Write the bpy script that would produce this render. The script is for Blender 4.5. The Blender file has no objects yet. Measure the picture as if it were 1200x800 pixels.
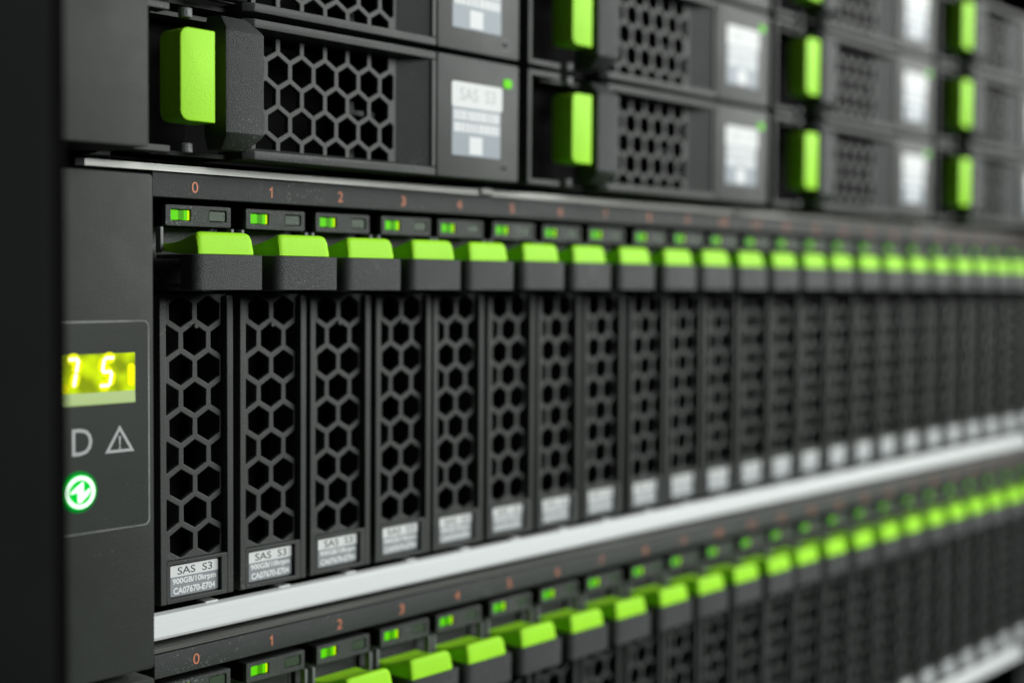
import bpy, bmesh, math, random
from mathutils import Vector, Matrix

random.seed(7)
S = 0.001                                   # every length below is in millimetres
scene = bpy.context.scene
COL = scene.collection

# ------------------------------------------------------------------ camera
cam_pos = Vector((-157.626, -216.313, -16.675))
yaw, pitch, roll = 0.853626, -0.044517, 0.007242
fwd = Vector((math.sin(yaw)*math.cos(pitch), math.cos(yaw)*math.cos(pitch), math.sin(pitch)))
r0 = Vector((math.cos(yaw), -math.sin(yaw), 0)); u0 = r0.cross(fwd)
rgt = r0*math.cos(roll) + u0*math.sin(roll)
upv = -r0*math.sin(roll) + u0*math.cos(roll)
cd = bpy.data.cameras.new('camera'); cam = bpy.data.objects.new('camera', cd); COL.objects.link(cam)
M = Matrix((rgt, upv, -fwd)).transposed().to_4x4(); M.translation = cam_pos*S
cam.matrix_world = M
cd.sensor_width = 36.0; cd.lens = 1631.04/1200*36
cd.clip_start = 0.01; cd.clip_end = 20
cd.dof.use_dof = True
cd.dof.focus_distance = 0.2595
cd.dof.aperture_fstop = cd.lens/5.9          # 5.9 mm wide opening
cd.dof.aperture_blades = 0
scene.camera = cam

# ------------------------------------------------------------------ world, lamps, exposure
w = bpy.data.worlds.new('World'); scene.world = w; w.use_nodes = True
w.node_tree.nodes['Background'].inputs[0].default_value = (0.75, 0.88, 1.0, 1)
w.node_tree.nodes['Background'].inputs[1].default_value = 0.014
def area_lamp(name, loc, target, sx, sy, power, col):
    ld = bpy.data.lights.new(name, 'AREA'); ld.shape = 'RECTANGLE'
    ld.size = sx; ld.size_y = sy; ld.energy = power; ld.color = col
    o = bpy.data.objects.new(name, ld); COL.objects.link(o); o.location = loc
    o.rotation_euler = (Vector(target)-Vector(loc)).to_track_quat('-Z', 'Y').to_euler()
    return o
area_lamp('aisle_light_panel', (0.83, -0.93, 0.40), (0.27, 0, -0.03), 1.3, 0.5, 23, (0.975, 1.0, 0.985))
area_lamp('far_fill_lamp', (2.1, -0.9, 0.42), (0.3, 0, -0.03), 0.9, 0.5, 9, (1.0, 0.985, 0.94))  # added lamp out of view, brings grazing sheen to the far drives
scene.view_settings.view_transform = 'Standard'
scene.view_settings.look = 'None'
scene.view_settings.exposure = 0.0
scene.view_settings.gamma = 1.0
scene.cycles.use_denoising = True
try: scene.cycles.denoiser = 'OPENIMAGEDENOISE'
except Exception: pass
scene.cycles.max_bounces = 6
scene.cycles.sample_clamp_indirect = 4

# ------------------------------------------------------------------ materials
def lin(r, g, b):
    f = lambda c: (c/255/12.92) if c/255 <= .04045 else ((c/255+.055)/1.055)**2.4
    return (f(r), f(g), f(b))
MAT = {}
def material(name, base, rough=.5, metal=0, spec=.5, grain=0, bump=0, dust_glint=0, var=.0, streak=False, emit=None, es=1, rvar=0, coat=0, sss=0, dscale=330, dlo=.56):
    m = bpy.data.materials.new(name); m.use_nodes = True
    nt = m.node_tree; N = nt.nodes; L = nt.links; b = N['Principled BSDF']
    b.inputs['Base Color'].default_value = (*base, 1)
    b.inputs['Roughness'].default_value = rough
    b.inputs['Metallic'].default_value = metal
    b.inputs['Specular IOR Level'].default_value = spec
    if coat: b.inputs['Coat Weight'].default_value = coat
    if sss:
        b.inputs['Subsurface Weight'].default_value = sss
        b.inputs['Subsurface Radius'].default_value = (.6, 1.0, .2)
        b.inputs['Subsurface Scale'].default_value = .0012
    if emit:
        b.inputs['Emission Color'].default_value = (*emit, 1); b.inputs['Emission Strength'].default_value = es
    tc = N.new('ShaderNodeNewGeometry')
    vec = tc.outputs['Position']
    if streak:
        mp = N.new('ShaderNodeMapping'); mp.inputs['Scale'].default_value = (.025, 1, 1); L.new(vec, mp.inputs['Vector']); vec = mp.outputs[0]
    col = None
    if var or dust_glint:
        n1 = N.new('ShaderNodeTexNoise'); n1.inputs['Scale'].default_value = 90 if not streak else 1400; n1.inputs['Detail'].default_value = 6
        L.new(vec, n1.inputs['Vector'])
        mr = N.new('ShaderNodeMapRange'); mr.inputs['From Min'].default_value = .3; mr.inputs['From Max'].default_value = .7
        mr.inputs['To Min'].default_value = 1-var; mr.inputs['To Max'].default_value = 1+var
        L.new(n1.outputs['Fac'], mr.inputs['Value'])
        mx = N.new('ShaderNodeMix'); mx.data_type = 'RGBA'; mx.blend_type = 'MULTIPLY'; mx.inputs[0].default_value = 1
        mx.inputs[6].default_value = (*base, 1); L.new(mr.outputs[0], mx.inputs[7]); col = mx.outputs[2]
    if dust_glint:  # pale specks: dusty ears, painted sparkle on the grainy plastics
        n2 = N.new('ShaderNodeTexVoronoi'); n2.inputs['Scale'].default_value = dscale; n2.feature = 'F1'
        L.new(vec, n2.inputs['Vector'])
        n3 = N.new('ShaderNodeTexNoise'); n3.inputs['Scale'].default_value = 60; L.new(vec, n3.inputs['Vector'])
        ad = N.new('ShaderNodeMath'); ad.operation = 'SUBTRACT'; L.new(n3.outputs['Fac'], ad.inputs[0]); L.new(n2.outputs['Distance'], ad.inputs[1])
        cr = N.new('ShaderNodeMapRange'); cr.inputs['From Min'].default_value = dlo; cr.inputs['From Max'].default_value = dlo+.1
        cr.inputs['To Min'].default_value = 0; cr.inputs['To Max'].default_value = dust_glint
        L.new(ad.outputs[0], cr.inputs['Value'])
        m2 = N.new('ShaderNodeMix'); m2.data_type = 'RGBA'; m2.inputs[7].default_value = (.36, .37, .36, 1)
        L.new(cr.outputs[0], m2.inputs[0]); L.new(col, m2.inputs[6]); col = m2.outputs[2]
    if col: L.new(col, b.inputs['Base Color'])
    if rvar:
        n4 = N.new('ShaderNodeTexNoise'); n4.inputs['Scale'].default_value = 160; n4.inputs['Detail'].default_value = 4; L.new(vec, n4.inputs['Vector'])
        m4 = N.new('ShaderNodeMapRange'); m4.inputs['To Min'].default_value = rough-rvar; m4.inputs['To Max'].default_value = rough+rvar
        L.new(n4.outputs['Fac'], m4.inputs['Value']); L.new(m4.outputs[0], b.inputs['Roughness'])
    if grain:
        ng = N.new('ShaderNodeTexNoise'); ng.inputs['Scale'].default_value = grain; ng.inputs['Detail'].default_value = 3
        L.new(vec, ng.inputs['Vector'])
        bp = N.new('ShaderNodeBump'); bp.inputs['Strength'].default_value = bump; bp.inputs['Distance'].default_value = .0004
        L.new(ng.outputs['Fac'], bp.inputs['Height']); L.new(bp.outputs[0], b.inputs['Normal'])
    MAT[name] = m
    return m
material('charcoal_plastic', (.053, .0575, .054), .50, spec=.24, grain=3600, bump=.22, dust_glint=.14, dscale=1100, dlo=.36, var=.10, rvar=.06)
material('textured_plastic', (.048, .052, .051), .46, spec=.28, grain=4800, bump=.6, dust_glint=.3, dscale=1250, dlo=.33, var=.08, rvar=.05)
material('ear_plastic', (.032, .036, .031), .52, spec=.2, grain=3800, bump=.16, dust_glint=.12, dscale=700, dlo=.52, var=.12, rvar=.08)
material('panel_film', (.030, .035, .029), .5, spec=.2, grain=3800, bump=.10, dust_glint=.06, dscale=700, dlo=.52, var=.08, rvar=.06)
material('film_edge_highlight', (.26, .27, .26), .4, var=.5)
material('black_inside', (.006, .006, .006), .8, spec=.1)
material('black_rubber', (.002, .002, .002), .9, spec=.03)
material('post_paint', (.006, .0066, .0064), .8, spec=.06, var=.1)
material('dark_metal', (.02, .02, .021), .5, metal=.2)
material('steel', (.24, .245, .23), .40, metal=1, streak=True, var=.28, rvar=.08)
material('pin_metal', (.16, .165, .17), .45, spec=.4, grain=3000, bump=.4)
material('zinc_edge', (.17, .175, .18), .5)
material('silver_paint', (.67, .70, .695), .30, spec=.55, var=.015, streak=True, rvar=.08, grain=1800, bump=.05)
material('lime_plastic', (.385, .86, .026), .48, spec=.18, grain=4600, bump=.26, var=.05, dust_glint=.06, dscale=900, dlo=.36)
material('label_white', (.71, .735, .725), .55, var=.02)
material('label_grey', (.26, .285, .30), .5)
material('label_pale', (.24, .285, .32), .5)
material('ink_dark', (.05, .055, .06), .6)
material('ink_white', (.74, .77, .77), .6)
material('ink_silver', (.42, .44, .44), .5)
material('ink_orange', (.62, .20, .10), .6)
material('light_off', (.05, .075, .048), .35, spec=.25, grain=2600, bump=.2)
material('light_green', (.01, .05, .0), .5, spec=.1, emit=(.15, .90, .0), es=.72)
material('light_green_dim', (.01, .05, .0), .5, spec=.1, emit=(.07, .40, .0), es=.7)
material('light_yellow_edge', (.02, .05, .0), .5, spec=.1, emit=(.62, .95, .0), es=1.0)
material('lff_light', (.01, .05, .0), .5, spec=.1, emit=(.16, .78, .0), es=.95)
material('display_back', (.05, .07, .005), .3, spec=.08, emit=(.30, .40, .0), es=1.0)
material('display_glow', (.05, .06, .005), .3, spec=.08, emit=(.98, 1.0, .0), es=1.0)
nt = MAT['display_back'].node_tree; _n = nt.nodes.new('ShaderNodeTexNoise'); _n.inputs['Scale'].default_value = 260; _n.inputs['Detail'].default_value = 1
_g = nt.nodes.new('ShaderNodeNewGeometry'); nt.links.new(_g.outputs['Position'], _n.inputs['Vector'])
_m = nt.nodes.new('ShaderNodeMapRange'); _m.inputs['From Min'].default_value = .36; _m.inputs['From Max'].default_value = .66; _m.inputs['To Min'].default_value = .75; _m.inputs['To Max'].default_value = 2.3
nt.links.new(_n.outputs['Fac'], _m.inputs['Value']); nt.links.new(_m.outputs[0], nt.nodes['Principled BSDF'].inputs['Emission Strength'])
material('display_digit', (.2, .2, .1), .3, spec=.08, emit=(1.0, 1.0, .80), es=1.6)
material('ledge_reflection', (.30, .36, .20), .45, spec=.08, emit=(.18, .26, .07), es=1.0)
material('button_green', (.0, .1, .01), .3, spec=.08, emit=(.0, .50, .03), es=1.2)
material('button_bleed_dim', (.0, .05, .01), .4, spec=.08, emit=(.0, .16, .016), es=1.0)
material('button_ring', (.0, .1, .01), .3, spec=.08, emit=(.0, .85, .05), es=1.0)
material('button_white', (.3, .4, .3), .3, spec=.08, emit=(.70, 1.0, .76), es=1.5)

# ------------------------------------------------------------------ mesh helpers
class MB:
    def __init__(self): self.v = []; self.f = []; self.m = []
    def add_bm(self, bm, mi=0):
        bmesh.ops.recalc_face_normals(bm, faces=bm.faces)
        o = len(self.v); bm.verts.index_update()
        self.v += [tuple(x.co) for x in bm.verts]
        for f in bm.faces: self.f.append([o+x.index for x in f.verts]); self.m.append(mi)
        bm.free(); return self
    def box(self, x0, x1, y0, y1, z0, z1, bev=0, seg=2, mi=0):
        return self.prism([(x0, y0), (x1, y0), (x1, y1), (x0, y1)], 'z', z0, z1, bev, seg, mi)
    def prism(self, pts, axis, a, b, bev=0, seg=2, mi=0):
        bm = bmesh.new()
        def P(p, t): return {'z': (p[0], p[1], t), 'y': (p[0], t, p[1]), 'x': (t, p[0], p[1])}[axis]
        A = [bm.verts.new(P(p, a)) for p in pts]; B = [bm.verts.new(P(p, b)) for p in pts]
        n = len(pts)
        bm.faces.new(A); bm.faces.new(B[::-1])
        for i in range(n): bm.faces.new((A[i], B[i], B[(i+1) % n], A[(i+1) % n]))
        bmesh.ops.recalc_face_normals(bm, faces=bm.faces)
        if bev:
            es = [e for e in bm.edges if len(e.link_faces) == 2 and e.calc_face_angle(0) > .5]
            bmesh.ops.bevel(bm, geom=es, offset=bev, segments=seg, affect='EDGES', profile=.5, clamp_overlap=True)
        return self.add_bm(bm, mi)
    def loft(self, secs, mi=0):
        bm = bmesh.new(); R = [[bm.verts.new(p) for p in s] for s in secs]; n = len(secs[0])
        for a, b in zip(R, R[1:]):
            for i in range(n): bm.faces.new((a[i], b[i], b[(i+1) % n], a[(i+1) % n]))
        bm.faces.new(R[0]); bm.faces.new(R[-1][::-1])
        return self.add_bm(bm, mi)
    def tube(self, c, axis, r, a, b, n=16, bev=0, mi=0):
        return self.prism([(c[0]+r*math.cos(2*math.pi*i/n), c[1]+r*math.sin(2*math.pi*i/n)) for i in range(n)], axis, a, b, bev, 2, mi)
    def mesh(self, name, mats, origin=(0, 0, 0), ang=20):
        me = bpy.data.meshes.new(name)
        me.from_pydata([((x-origin[0])*S, (y-origin[1])*S, (z-origin[2])*S) for x, y, z in self.v], [], self.f)
        for k in (mats if isinstance(mats, (list, tuple)) else [mats]): me.materials.append(MAT[k])
        me.polygons.foreach_set('material_index', self.m)
        me.update(); me.shade_smooth() if hasattr(me, 'shade_smooth') else None
        me.set_sharp_from_angle(angle=math.radians(ang))
        return me

def curve_to_mesh(cu):
    o = bpy.data.objects.new('tmp', cu); COL.objects.link(o)
    dg = bpy.context.evaluated_depsgraph_get()
    me = bpy.data.meshes.new_from_object(o.evaluated_get(dg))
    bpy.data.objects.remove(o); bpy.data.curves.remove(cu)
    return me
def plate(name, outer, holes, y0, thick, bev, mat, origin):
    """flat plate in x-z with real openings, front face at y0"""
    cu = bpy.data.curves.new(name, 'CURVE'); cu.dimensions = '2D'; cu.fill_mode = 'BOTH'
    for poly in [outer]+holes:
        sp = cu.splines.new('POLY'); sp.points.add(len(poly)-1); sp.use_cyclic_u = True
        for q, p in zip(sp.points, poly): q.co = (p[0], p[1], 0, 1)
    cu.extrude = thick/2-bev; cu.bevel_depth = bev; cu.bevel_resolution = 1; cu.offset = -bev
    me = curve_to_mesh(cu); me.name = name
    for v in me.vertices:
        x, y, z = v.co
        v.co = ((x-origin[0])*S, (y0+thick/2-z-origin[1])*S, (y-origin[2])*S)
    me.materials.clear(); me.materials.append(MAT[mat])
    me.polygons.foreach_set('material_index', [0]*len(me.polygons))
    me.update(); me.shade_smooth(); me.set_sharp_from_angle(angle=math.radians(30))
    return me
def text_mesh(name, body, x0, x1, z0, z1, y, mat, origin, bold=0, spacing=1, fit=True):
    cu = bpy.data.curves.new(name, 'FONT'); cu.body = body; cu.size = 1; cu.resolution_u = 3; cu.offset = bold; cu.space_character = spacing
    me = curve_to_mesh(cu); me.name = name
    xs = [v.co.x for v in me.vertices]; ys = [v.co.y for v in me.vertices]
    ax, bx, ay, by = min(xs), max(xs), min(ys), max(ys)
    sz = (z1-z0)/(by-ay)
    for v in me.vertices:
        if fit: X = x0+(v.co.x-ax)/(bx-ax)*(x1-x0)
        else: X = (x0+x1)/2+(v.co.x-(ax+bx)/2)*sz*(x1-x0 and 1)
        Z = z0+(v.co.y-ay)*sz
        v.co = ((X-origin[0])*S, (y-origin[1])*S, (Z-origin[2])*S)
    me.materials.clear(); me.materials.append(MAT[mat])
    me.polygons.foreach_set('material_index', [0]*len(me.polygons)); me.update()
    return me
def flat(name, polys, y, mat, origin, thick=.04):
    mb = MB()
    for p in polys: mb.prism(p, 'y', y-thick, y)
    return mb.mesh(name, mat, origin)
def rrect(x0, x1, z0, z1, r, n=4, corners='abcd'):
    out = []
    for cx, cz, a0, k in ((x1-r, z1-r, 0, 'a'), (x0+r, z1-r, 90, 'b'), (x0+r, z0+r, 180, 'c'), (x1-r, z0+r, 270, 'd')):
        if k in corners:
            for i in range(n+1):
                a = math.radians(a0+90*i/n); out.append((cx+r*math.cos(a), cz+r*math.sin(a)))
        else: out.append((x1 if a0 in (0, 270) else x0, z1 if a0 in (0, 90) else z0))
    return out
def hexagon(cx, cz, flat_w):
    R = flat_w/math.sqrt(3)
    return [(cx+R*math.cos(math.radians(90+60*i)), cz+R*math.sin(math.radians(90+60*i))) for i in range(6)]
def clip(poly, x0, x1, z0, z1):
    for ax, lim, sg in ((0, x0, 1), (0, x1, -1), (1, z0, 1), (1, z1, -1)):
        out = []
        for i, p in enumerate(poly):
            q = poly[(i+1) % len(poly)]
            a = (p[ax]-lim)*sg; b = (q[ax]-lim)*sg
            if a >= 0: out.append(p)
            if a*b < 0:
                t = a/(a-b); out.append((p[0]+(q[0]-p[0])*t, p[1]+(q[1]-p[1])*t))
        poly = out
        if len(poly) < 3: return None
    xs = [p[0] for p in poly]; zs = [p[1] for p in poly]
    return poly if (max(xs)-min(xs) > .6 and max(zs)-min(zs) > .6) else None

# ------------------------------------------------------------------ object helpers
def thing(name, loc, label, cat, group=None):
    o = bpy.data.objects.new(name, None); COL.objects.link(o)
    o.empty_display_size = .005; o.location = Vector(loc)*S
    o['label'] = label; o['category'] = cat
    if group: o['group'] = group
    return o
def part(name, me, parent, label=None, loc=(0, 0, 0)):
    o = bpy.data.objects.new(name, me); COL.objects.link(o); o.parent = parent; o.location = Vector(loc)*S
    if label: o['label'] = label
    return o
ORD = ['first', 'second', 'third', 'fourth', 'fifth', 'sixth', 'seventh', 'eighth', 'ninth', 'tenth', 'eleventh', 'twelfth',
       'thirteenth', 'fourteenth', 'fifteenth', 'sixteenth', 'seventeenth', 'eighteenth', 'nineteenth', 'twentieth',
       'twenty-first', 'twenty-second', 'twenty-third', 'twenty-fourth']
PITCH = 18.1
def slot_x(n):
    return n*PITCH + (-.4 if 4 <= n <= 7 else .7 if 8 <= n <= 11 else .35 if n in (17, 18) else -.4 if n >= 20 else 0)
UNIT = 88.9

# ------------------------------------------------------------------ rack frame (blurred post at the left edge, rails)
rk = thing('rack_frame', (-85, -55, -220), 'blurred black rack post standing nearest the camera at the left edge', 'rack')
def rel(mb, name, mat, o): return mb.mesh(name, mat, o)
ro = (-85, -55, -220)
part('post', rel(MB().box(-120, -66.9, -64, -40, -220, 170, 1.2, 3), 'post', 'post_paint', ro), rk)
part('door_seal', rel(MB().prism([(-80, -50), (-58.1, -50), (-56.3, -48.8), (-56.0, -47), (-56.6, -45), (-80, -45)], 'z', -219, 169, .6, 2), 'door_seal', 'black_rubber', ro), rk)
part('mounting_rail', rel(MB().box(-44, -13.5, 7, 9.5, -219, 169).box(-44, -41.5, 9.5, 40, -219, 169), 'mounting_rail', 'dark_metal', ro), rk)
part('mounting_rail', rel(MB().box(429, 460, 7, 9.5, -219, 169).box(457.5, 460, 9.5, 40, -219, 169), 'mounting_rail_right', 'dark_metal', ro), rk)

# ------------------------------------------------------------------ disk enclosures (24 narrow drives each)
def enclosure(dz, label, with_panel):
    base = (0, 0, -86.5+dz)
    e = thing('disk_enclosure', base, label, 'disk enclosure', 'disk enclosures in the rack')
    o = (0, 0, -86.5)
    part('chassis', MB().box(-11.5, 427.5, 32, 320, -85.5, 2.4).box(-11.5, -10.3, 4, 32, -85.5, 2.4).box(426.3, 427.5, 4, 32, -85.5, 2.4)
         .box(-10.3, 426.3, 3, 32, -85.6, -84.9).mesh('chassis', 'black_inside', o), e)
    part('top_cover', MB().prism([(-23.0, .25), (428, .25), (428, 60), (-24.5, 60), (-24.5, .9)], 'z', 2.62, 3.98, .07, 1).mesh('top_cover', 'steel', o), e)
    # feet of the wide drives above, bright bumps along the lip
    for x in ((81, 190, 299) if with_panel else ()):
        part('wide_drive_foot', MB().box(x-2.0, x+2.0, -.3, 2, 2.75, 4.3, .3, 2).mesh('wide_drive_foot', 'steel', o), e)
    strip = part('number_strip', MB().box(-9.35, 426.3, 0, 3.2, -2.12, 2.42, .28, 3).mesh('number_strip', 'textured_plastic', o), e)
    for n in range(24):
        x = slot_x(n); t = str(n)
        hw = .72 if len(t) == 1 else 1.6
        if t == '1': hw = .36
        if t == '1':
            part('slot_number', flat('slot_number', [[(x-.02, -1.0), (x+.26, -1.0), (x+.26, 1.08), (x+.02, 1.08), (x-.02, .9)], [(x-.021, .52), (x-.021, .93), (x-.44, .62), (x-.44, .34)]], -.02, 'ink_orange', o, .03), strip)
            continue
        part('slot_number', text_mesh('slot_number', t, x-hw, x+hw, -1.0, 1.08, -.04, 'ink_orange', o), strip)
    rail = part('bottom_rail', MB().prism([(3.2, -79.4), (2.0, -79.75), (1.7, -80.2), (1.1, -83.6), (1.3, -84.1), (1.8, -84.4), (3.4, -84.4)], 'x', -10.2, 420, .0)
                .mesh('bottom_rail', 'silver_paint', o), e)
    hook = MB().box(-1.5, 1.5, 2.9, 6, -.5, .34, .15, 2).mesh('rail_hook', 'silver_paint', (0, 0, 0))
    for n in range(24):
        part('rail_hook', hook, rail, loc=(slot_x(n)+5.8, 0, -79.5+86.5))
    # ear covers
    part('ear_cover', MB().prism(rrect(-37, -14.75, -86.0, 1.25, .7, 3), 'y', -8, 5, .35, 3).mesh('ear_cover', 'ear_plastic', o), e)
    part('ear_cover', MB().prism(rrect(431, 453, -86.0, 1.25, .7, 3), 'y', -8, 5, .35, 3).mesh('ear_cover_right', 'ear_plastic', o), e)
    if not with_panel: return e
    cp = part('control_panel', MB().prism(rrect(-36, -15.95, -60.05, -24.42, 1.0, 4), 'y', -8.28, -7.9, .12, 2).mesh('control_panel', 'panel_film', o), e,
              label='flat dark control panel with display, symbols and lit button')
    edge_o = rrect(-36.1, -15.78, -60.22, -24.25, 1.1, 5); edge_i = rrect(-35.8, -16.0, -60.0, -24.47, .95, 5)
    part('panel_edge_highlight', plate('panel_edge_highlight', edge_o, [edge_i], -8.22, .25, .03, 'film_edge_highlight', o), cp)  # pale ring paints a highlight along the film's edge
    # display: recessed lit window, digits made of slanted segments
    Y = -8.30
    part('display', flat('display', [rrect(-35, -18.75, -36.35, -29.8, .15, 2)], Y, 'display_back', o), cp)
    part('ledge_reflection', MB().prism([(-8.30, -36.35), (-8.36, -36.9), (-8.42, -38.2), (-8.3, -38.45)], 'x', -35, -18.75).mesh('ledge_reflection', 'ledge_reflection', o), cp)  # ledge glows by itself to stand for the lit display's reflection
    def seg(cx, cz, dx, dz_, wd):     # capsule-ended bar
        L = math.hypot(dx, dz_); th = math.atan2(dz_, dx); h = L/2-wd*.32; c = wd/2
        pts = [(h+c*math.cos(math.radians(k)), c*math.sin(math.radians(k))) for k in range(-90, 91, 22)] + [(-h+c*math.cos(math.radians(k)), c*math.sin(math.radians(k))) for k in range(90, 271, 22)]
        return [(cx+a*math.cos(th)-b*math.sin(th), cz+a*math.sin(th)+b*math.cos(th)) for a, b in pts]
    def digit(x, on, wd):
        z0, hh, ww, sl = -35.25, 4.7, 1.9, .20
        px = lambda a, b: (x+a*ww+b*hh*sl, z0+b*hh)
        K = {'a': ((0, 1), (1, 1)), 'f': ((0, 1), (0, .5)), 'b': ((1, 1), (1, .5)), 'g': ((0, .5), (1, .5)), 'e': ((0, .5), (0, 0)), 'c': ((1, .5), (1, 0)), 'd': ((0, 0), (1, 0))}
        out = []
        for k in on:
            (p0, q0), (p1, q1) = K[k]; a = px(p0, q0); b = px(p1, q1)
            out.append(seg((a[0]+b[0])/2, (a[1]+b[1])/2, (b[0]-a[0])*.86, (b[1]-a[1])*.86, wd))
        return out
    for x, on in ((-32.6, 'abc'), (-25.75, 'afgcd')):
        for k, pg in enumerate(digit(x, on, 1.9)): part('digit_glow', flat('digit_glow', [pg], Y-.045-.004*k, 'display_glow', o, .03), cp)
        part('display_digit', flat('display_digit', digit(x, on, .54), Y-.1, 'display_digit', o), cp)
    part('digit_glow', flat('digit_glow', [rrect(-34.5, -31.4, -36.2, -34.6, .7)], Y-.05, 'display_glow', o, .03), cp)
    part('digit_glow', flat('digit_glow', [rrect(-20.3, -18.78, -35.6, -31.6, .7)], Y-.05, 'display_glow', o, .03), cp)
    # printing
    part('panel_letter', text_mesh('panel_letter', 'I', -33.6, -33.05, -46.85, -42.3, -8.32, 'ink_silver', o), cp)
    part('panel_letter', text_mesh('panel_letter', 'D', -31.05, -27.2, -46.85, -42.3, -8.32, 'ink_silver', o), cp)
    def tri(cx, cz, R): return [(cx+R*math.cos(math.radians(90+120*i)), cz+R*math.sin(math.radians(90+120*i))*.93) for i in range(3)]
    cx, cz = -21.85, -45.35
    part('warning_symbol', plate('warning_symbol', tri(cx, cz, 3.35), [tri(cx, cz, 2.3)], -8.32, .05, .005, 'ink_silver', o), cp)
    part('warning_symbol', flat('warning_mark', [[(cx-.2, cz+1.25), (cx-.1, cz-.45), (cx+.1, cz-.45), (cx+.2, cz+1.25)], [(cx-.18, cz-.62), (cx-.18, cz-.95), (cx+.18, cz-.95), (cx+.18, cz-.62)]], -8.30, 'ink_silver', o), cp)
    # lit power button
    bx, bz = -29.8, -52.95
    part('button_bleed', MB().tube((bx, bz), 'y', 3.55, -8.36, -8.2, 40, .05).mesh('button_bleed', 'button_bleed_dim', o), cp)  # dim glowing ring imitates the button's green light bleeding onto the panel
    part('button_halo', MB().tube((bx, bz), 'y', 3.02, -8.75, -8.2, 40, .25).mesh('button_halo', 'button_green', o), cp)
    ring = lambda r: [(bx+r*math.cos(2*math.pi*i/40), bz+r*math.sin(2*math.pi*i/40)) for i in range(40)]
    part('button_ring', plate('button_ring', ring(2.76), [ring(2.1)], -8.86, .1, .01, 'button_white', o), cp)
    bolt = [[(-1.95, -.2), (-1.8, .2), (.4, 1.75), (.57, 1.7), (.57, -.2), (1.8, .6), (1.9, .2), (1.55, -.5), (.05, -1.78), (-.55, -1.75), (-.55, .05)]]
    bolt = [[(bx+a*.98, bz+b) for a, b in bolt[0]]]
    part('button_symbol', flat('button_symbol', bolt, -8.80, 'button_white', o, .06), cp)
    return e
enclosure(0, 'black disk enclosure in the middle with lit yellow display and power button', True)
enclosure(-UNIT, 'lower disk enclosure cut off by the bottom edge of the picture', False)

# ------------------------------------------------------------------ narrow drive module
B = (0.4, 0, -77.5)                          # base of a drive in slot coordinates
D = {}
D['carrier_frame'] = (MB().box(-7.9, -6.5, 0, 5, -77.5, -20.15, .18)                     # left rim
    .box(7.3, 8.75, 0, 5, -77.5, -20.15, .18)                                          # right rim
    .box(-6.5, 7.3, .02, 5, -77.48, -76.65, .12).box(-6.5, 7.3, .02, 5, -70.25, -69.55, .12)  # label surround
    .box(-6.5, -5.75, .03, 5, -76.7, -70.2).box(5.98, 7.3, .03, 5, -76.7, -70.2)
    .box(-6.5, 7.3, 1.0, 5, -76.7, -70.2)
    .box(-7.88, -7.35, 5, 32, -77.4, -7.5).box(8.2, 8.73, 5, 32, -77.4, -7.5)           # side walls
    .box(-7.3, 8.2, 5.2, 7, -19.6, -7.4)).mesh('carrier_frame', 'charcoal_plastic', B)
hx = 6.27; rows = []
for k in range(9):
    cz = -23.15-5.43*k
    for cx in ((-2.2, 4.07) if k % 2 == 0 else (-5.34, .93, 7.2)):
        h = clip(hexagon(cx, cz, 5.12), -6.85, 7.05, -69.4, -20.3)
        if h: rows.append(h)
D['grille'] = plate('grille', [(-7.6, -69.7), (8.3, -69.7), (8.3, -19.9), (-7.6, -19.9)], rows, 1.5, 1.3, .16, 'charcoal_plastic', B)
D['grille_boss'] = MB().tube((.93, -25.9), 'y', .5, .9, 1.7, 10, .12).mesh('grille_boss', 'charcoal_plastic', B)
D['drive_body'] = MB().box(-7.2, 8.1, 11, 31, -77, -19.4).box(-7.2, 8.1, 4, 11, -20, -19.4).mesh('drive_body', 'black_inside', B)
D['side_edge'] = (MB().prism([(-.4, -7.5), (1.2, -7.5), (1.2, -12.3), (.2, -12.3), (-.4, -11.6)], 'x', -7.9, -7.25, .15)).mesh('side_edge', 'zinc_edge', B)
D['side_edge_r'] = (MB().prism([(-.4, -7.5), (1.2, -7.5), (1.2, -12.3), (.2, -12.3), (-.4, -11.6)], 'x', 8.05, 8.7, .15)).mesh('side_edge', 'zinc_edge', B)
D['indicator_block'] = plate('indicator_block', rrect(-6.72, 8.1, -7.3, -3.4, .3, 3), [rrect(-5.52, -1.1, -6.28, -4.2, .25, 2), rrect(3.0, 7.05, -6.28, -4.18, .25, 2)], -.2, 1.2, .16, 'textured_plastic', B)
D['light_housing'] = MB().box(-6.6, 8.0, 1.02, 9, -7.2, -3.5).mesh('light_housing', 'black_inside', B)
D['status_light'] = (MB().prism(rrect(-5.3, -3.6, -6.15, -4.33, .2, 2), 'y', .25, 1.0, .06, 1, 0).prism(rrect(-3.6, -2.4, -6.1, -4.38, .05, 1), 'y', .28, 1.0, 0, 1, 1)
    .prism(rrect(-2.4, -1.6, -6.15, -4.33, .1, 2), 'y', .25, 1.0, .05, 1, 0).prism(rrect(-1.6, -1.15, -6.15, -4.33, .15, 2), 'y', .25, 1.0, .05, 1, 2)).mesh('status_light', ['light_green', 'light_green_dim', 'light_yellow_edge'], B)
D['fault_light'] = MB().prism(rrect(3.2, 6.9, -6.15, -4.32, .2, 2), 'y', .05, 1.0, .06, 1).mesh('fault_light', 'light_off', B)
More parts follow.
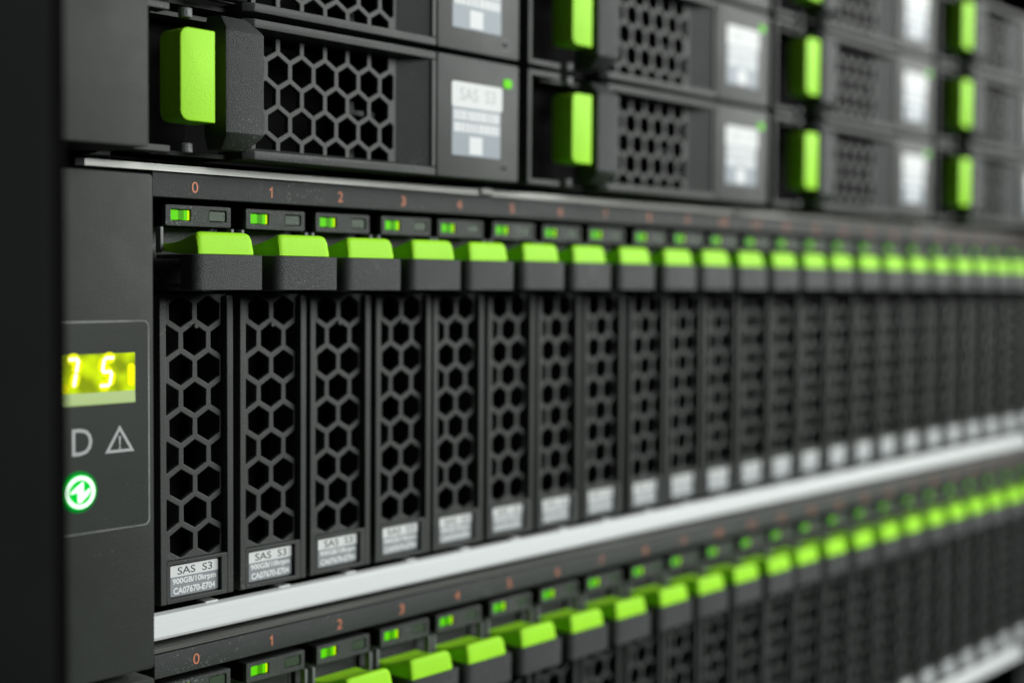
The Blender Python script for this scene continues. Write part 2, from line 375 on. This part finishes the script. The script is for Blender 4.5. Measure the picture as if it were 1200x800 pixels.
# grey lever block, its front left corner rounded
def rc(cx, cy, r, a0, a1, n): return [(cx+r*math.cos(math.radians(a0+(a1-a0)*i/n)), cy+r*math.sin(math.radians(a0+(a1-a0)*i/n))) for i in range(n+1)]
plan = rc(-7.42+2.2, -10+2.2, 2.2, 180, 270, 7) + rc(7.77-.35, -10+.35, .35, 270, 360, 3) + [(7.77, -5.6), (-7.42, -5.6)]
D['handle'] = (MB().prism(plan, 'z', -19.02, -12.62, .22, 2).box(-7.2, 7.5, -5.6, 2.2, -13.3, -12.6, .1).box(-6.2, 6.6, -5.6, 2.2, -18.6, -17.9)).mesh('handle', 'textured_plastic', B)
# lime grip, lofted along x: wedge profile with rounded top corners
def grip_sec(x, drop, inset):
    f = [(-9.95+inset, -12.5), (-9.95+inset, -11.9), (-9.5+inset, -9.1-drop), (-9.2+inset, -8.68-drop), (-8.7, -8.5-drop), (-8.0, -8.62-drop*.95), (-7, -8.95-drop*.75), (-5.5, -9.5-drop*.5),
         (-4, -9.95-drop*.35), (-2.5, -10.25-drop*.2), (-1, -10.42-drop*.1), (1.5, -10.5), (1.5, -11.9), (-4, -12.45), (-7, -12.5)]
    return [(x, a, b) for a, b in f]
D['grip'] = MB().loft([grip_sec(-6.68, 1.0, .45), grip_sec(-6.55, .62, .2), grip_sec(-6.25, .28, .06), grip_sec(-5.7, .06, 0), grip_sec(-5.1, 0, 0), grip_sec(4.2, 0, 0),
    grip_sec(4.8, .1, 0), grip_sec(5.25, .35, .05), grip_sec(5.6, .75, .15), grip_sec(5.82, 1.3, .3), grip_sec(5.9, 1.8, .5)]).mesh('grip', 'lime_plastic', B, 26)
lx0, lx1, lz0, lz1 = -5.15, 5.75, -76.35, -70.55
lzb = lz1-(lz1-lz0)*.37
D['label_plate'] = flat('label_plate', [rrect(lx0, lx1, lz0, lz1, .35, 3)], .95, 'label_grey', B, .12)
D['label_header'] = flat('label_header', [rrect(lx0, lx1, lzb, lz1, .35, 3, 'ab')], .825, 'label_white', B, .02)
lw, lh = lx1-lx0, lz1-lz0
D['label_text'] = text_mesh('label_text', 'SAS  S3', lx0+.15*lw, lx0+.875*lw, lzb+.06*lh, lz1-.07*lh, .79, 'ink_dark', B, bold=.006)
D['label_lines'] = [text_mesh('label_lines', '900GB/10krpm', lx0+.045*lw, lx0+.955*lw, lz1-.665*lh, lz1-.42*lh, .80, 'ink_white', B, bold=.038),
                    text_mesh('label_lines', 'CA07670-E704', lx0+.06*lw, lx0+.94*lw, lz1-.945*lh, lz1-.715*lh, .80, 'ink_white', B, bold=.038)]

def drive(n, dz, label, group):
    x = slot_x(n)
    t = thing('drive_module', (x+B[0]+random.uniform(-.12, .12), random.uniform(-.15, .15), B[2]+dz+random.uniform(-.06, .06)), label, 'drive', group)
    t.rotation_euler = (random.uniform(-.0012, .0012), random.uniform(-.002, .002), random.uniform(-.006, .006))
    part('carrier_frame', D['carrier_frame'], t)
    g = part('grille', D['grille'], t); part('grille_boss', D['grille_boss'], g)
    part('drive_body', D['drive_body'], t)
    part('side_edge', D['side_edge'], t); part('side_edge', D['side_edge_r'], t)
    ib = part('indicator_block', D['indicator_block'], t, loc=(0, random.uniform(-.1, .1), 0))
    part('light_housing', D['light_housing'], ib); part('status_light', D['status_light'], ib); part('fault_light', D['fault_light'], ib)
    h = part('handle', D['handle'], t, loc=(random.uniform(-.12, .12), random.uniform(-.25, .2), random.uniform(-.05, .05)))
    part('grip', D['grip'], h, label='bright lime green grip on top of the handle')
    lp = part('label_plate', D['label_plate'], t, loc=(random.uniform(-.12, .12), 0, random.uniform(-.06, .06))); lp.rotation_euler = (0, random.uniform(-.012, .012), 0)
    part('label_header', D['label_header'], lp); part('label_text', D['label_text'], lp)
    for m in D['label_lines']: part('label_lines', m, lp)
    return t
for n in range(24):
    if n == 0: lb = 'narrow black drive with lime handle and sharp label beside the lit display, slot 0'
    elif n == 1: lb = 'narrow black drive under slot number 1 of the middle enclosure'
    else: lb = f'{ORD[n]} narrow drive from the left in the middle enclosure, under slot number {n}'
    drive(n, 0, lb, 'narrow drives of the middle enclosure')
for n in range(24):
    lb = f'{ORD[n]} narrow drive from the left in the lower enclosure, under the white rail, slot {n}'
    drive(n, -UNIT, lb, 'narrow drives of the lower enclosure')

# ------------------------------------------------------------------ storage server above (wide drives)
so = (0, 0, 4.5)
sv = thing('storage_server', so, 'black storage server at the top holding rows of wide drives', 'server')
part('chassis', MB().box(-23, 415, 28, 320, 4.6, 88).box(-23, 415, -3, 28, 87.6, 88.4).box(-24, -22.8, -3, 28, 4.6, 88.4).box(-23, 415, 2, 28, 4.4, 4.9).mesh('server_chassis', 'black_inside', so), sv)
part('ear_cover', MB().prism(rrect(-44, -21.0, 5.0, 90, .5, 3), 'y', -16, 2, .35, 3).mesh('server_ear', 'ear_plastic', so), sv)
part('ear_cover', MB().prism(rrect(417, 440, 5.0, 90, .5, 3), 'y', -16, 2, .35, 3).mesh('server_ear_right', 'ear_plastic', so), sv)

L0 = (52, -7.5, 0)                           # base of a wide drive in its own coordinates (x 0..105.7, z 0..26.3)
F = -7.5
W = {}
W['carrier_frame'] = (MB().box(0, 1.2, F, 20, 0, 26.3, .2).box(1.2, 11.6, F+.02, F+4, .03, 1.25, .2).box(1.2, 11.6, F+.02, F+4, 25.0, 26.27, .2)
    .prism([(30.4, F), (79, F), (79, F+9), (28.6, F+9), (28.6, F+1.5)], 'z', .02, 1.75, .25).prism([(30.4, F), (79, F), (79, F+9), (28.6, F+9), (28.6, F+1.5)], 'z', 24.55, 26.25, .25)
    .box(77.7, 79.0, F+.03, F+9, 1.8, 24.5, .2)
    .box(11.6, 30, F+6, 20, .2, 1.0).box(11.6, 30, F+6, 20, 25.3, 26.1)).mesh('wide_carrier_frame', 'charcoal_plastic', L0)
W['recess_wall'] = MB().prism([(77.72, F+.5), (70.4, F+4.2), (78.5, F+4.2)], 'z', 1.6, 24.7).mesh('recess_wall', 'charcoal_plastic', L0)
W['recess_ledge'] = (MB().prism([(F+.5, 1.7), (F+4.2, 2.6), (F+4.2, 1.0), (F+.5, 1.0)], 'x', 30, 77).prism([(F+.5, 24.6), (F+4.2, 24.2), (F+4.2, 25.4), (F+.5, 25.4)], 'x', 30, 77)).mesh('recess_ledge', 'charcoal_plastic', L0)
hx = 6.0; holes = []
for k, cz in enumerate((23.05, 17.95, 12.85, 7.75, 2.65)):
    for i in range(-4, 9):
        cx = 45.25+hx*i+(hx/2 if k % 2 == 0 else 0)
        h = clip(hexagon(cx, cz, 4.85), 24.5, 70.1, 2.2, 24.3)
        if h: holes.append(h)
W['grille'] = plate('wide_grille', [(23.5, 1.6), (71.2, 1.6), (71.2, 24.9), (23.5, 24.9)], holes, F+4, 1.2, .18, 'charcoal_plastic', L0)
W['drive_body'] = MB().box(22, 104, 14, 27, .5, 25.8).box(1.3, 23, 4, 10, 1.3, 25).mesh('wide_drive_body', 'black_inside', L0)
W['inner_latch'] = (MB().box(59.6, 61.4, F+6.4, F+8, 2.5, 5, .3).box(59.6, 61.4, F+6.4, F+8, 11.5, 14.5, .3).box(61.4, 67.5, F+6.8, F+7.8, 11.6, 12.8, .3)).mesh('inner_latch', 'textured_plastic', L0)
def ring_at(z, pts): return [(a, b, z) for a, b in pts]
pl0 = [(20.25, -12.0), (20.9, -12.25), (28.4, -12.1), (29.0, -11.7), (29.1, -5.6), (20.2, -5.6), (20.1, -6.4)]
pl1 = [(22.0, -8.2), (22.3, -8.3), (27.2, -8.2), (27.8, -8.0), (28.0, -5.6), (20.9, -5.6), (20.9, -5.9)]
pl2 = [(20.6, -11.6), (21.2, -11.85), (28.2, -11.7), (28.75, -11.35), (28.9, -5.6), (20.3, -5.6), (20.2, -6.3)]
W['lever'] = MB().loft([ring_at(1.3, pl1), ring_at(3.5, pl2), ring_at(4.1, pl0), ring_at(22.2, pl0), ring_at(22.8, pl2), ring_at(25.4, pl1)]).mesh('lever', 'textured_plastic', L0, 30)
W['grip'] = MB().prism(rrect(10.4, 17.8, 5.35, 21.55, 1.7, 4, 'bc'), 'y', -12.1, -5.9, .22, 3).mesh('wide_grip', 'lime_plastic', L0)
W['pin'] = MB().tube((15.9, F+1.5), 'z', 1.25, .35, 2.0, 14, .15).mesh('pin', 'pin_metal', L0)
W['pin2'] = MB().tube((15.9, F+1.5), 'z', 1.25, 24.4, 26.1, 14, .15).mesh('pin', 'pin_metal', L0)
W['label_panel'] = (MB().prism(rrect(79.35, 105.7, .05, 26.2, .5, 3), 'y', F, F+6, .3, 3).box(79.0, 79.5, F+.8, F+6, .2, 26)).mesh('label_panel', 'charcoal_plastic', L0)
W['label_plate'] = flat('wide_label_plate', [rrect(83.85, 99.6, 4.85, 15.4, .2, 2)], F, 'label_pale', L0, .05)
W['label_header'] = flat('wide_label_header', [rrect(83.75, 100.15, 15.3, 20.75, .6, 3)], F, 'label_white', L0, .06)
W['label_text'] = text_mesh('wide_label_text', 'SAS  S3', 86.3, 97.8, 16.8, 19.6, F-.075, 'ink_silver', L0)
ln = []
rr = random.Random(3)
for z0, z1 in ((12.55, 14.7), (9.95, 12.0)):
    x = 84.4
    while x < 98.8:
        ww = rr.uniform(.7, 1.25); ln.append([(x, z0), (min(x+ww, 99.2), z0), (min(x+ww, 99.2), z1), (x, z1)]); x += ww+rr.uniform(.12, .4)
ln.append([(89.4, 5.3), (93.6, 5.3), (93.6, 9.1), (89.4, 9.1)])
W['label_lines'] = flat('wide_label_lines', ln, F-.051, 'ink_white', L0, .02)
W['status_light'] = MB().prism(rrect(100.6, 103.3, 20.9, 22.9, .6, 4), 'y', F-.25, F+.2, .15, 2).mesh('wide_status_light', 'lff_light', L0)
W['release_mark'] = plate('release_mark', rrect(99.6, 102.6, 1.7, 4.2, .2, 2), [rrect(100.1, 102.1, 2.2, 3.7, .1, 2)], F-.03, .08, .02, 'dark_metal', L0)
W['release_key'] = MB().prism(rrect(100.3, 101.9, 2.4, 3.5, .2, 2), 'y', F-.2, F+.2, .1).mesh('release_key', 'textured_plastic', L0)
COLN = ['leftmost', 'second', 'third', 'rightmost']
ROWN = ['bottom', 'middle', 'top']
for r in range(3):
    for c in range(4):
        if r == 2 and c == 0: continue       # outside the picture
        x0, z0 = -22.3+109.2*c, 5.35+27.45*r
        lb = f'wide drive with upright lime tab, {ROWN[r]} row, {COLN[c]} column of the top server'
        t = thing('wide_drive_module', (x0+L0[0], L0[1], z0), lb, 'drive', 'wide drives of the top server')
        part('carrier_frame', W['carrier_frame'], t); part('recess_wall', W['recess_wall'], t); part('recess_ledge', W['recess_ledge'], t)
        part('grille', W['grille'], t); part('drive_body', W['drive_body'], t); part('inner_latch', W['inner_latch'], t)
        lv = part('lever', W['lever'], t, loc=(0, random.uniform(-.2, .2), 0)); part('grip', W['grip'], lv, label='upright lime green tab of the lever')
        part('pin', W['pin'], t); part('pin', W['pin2'], t)
        pn = part('label_panel', W['label_panel'], t)
        part('label_plate', W['label_plate'], pn); part('label_header', W['label_header'], pn); part('label_text', W['label_text'], pn)
        part('label_lines', W['label_lines'], pn); part('status_light', W['status_light'], pn)
        part('release_mark', W['release_mark'], pn); part('release_key', W['release_key'], pn)
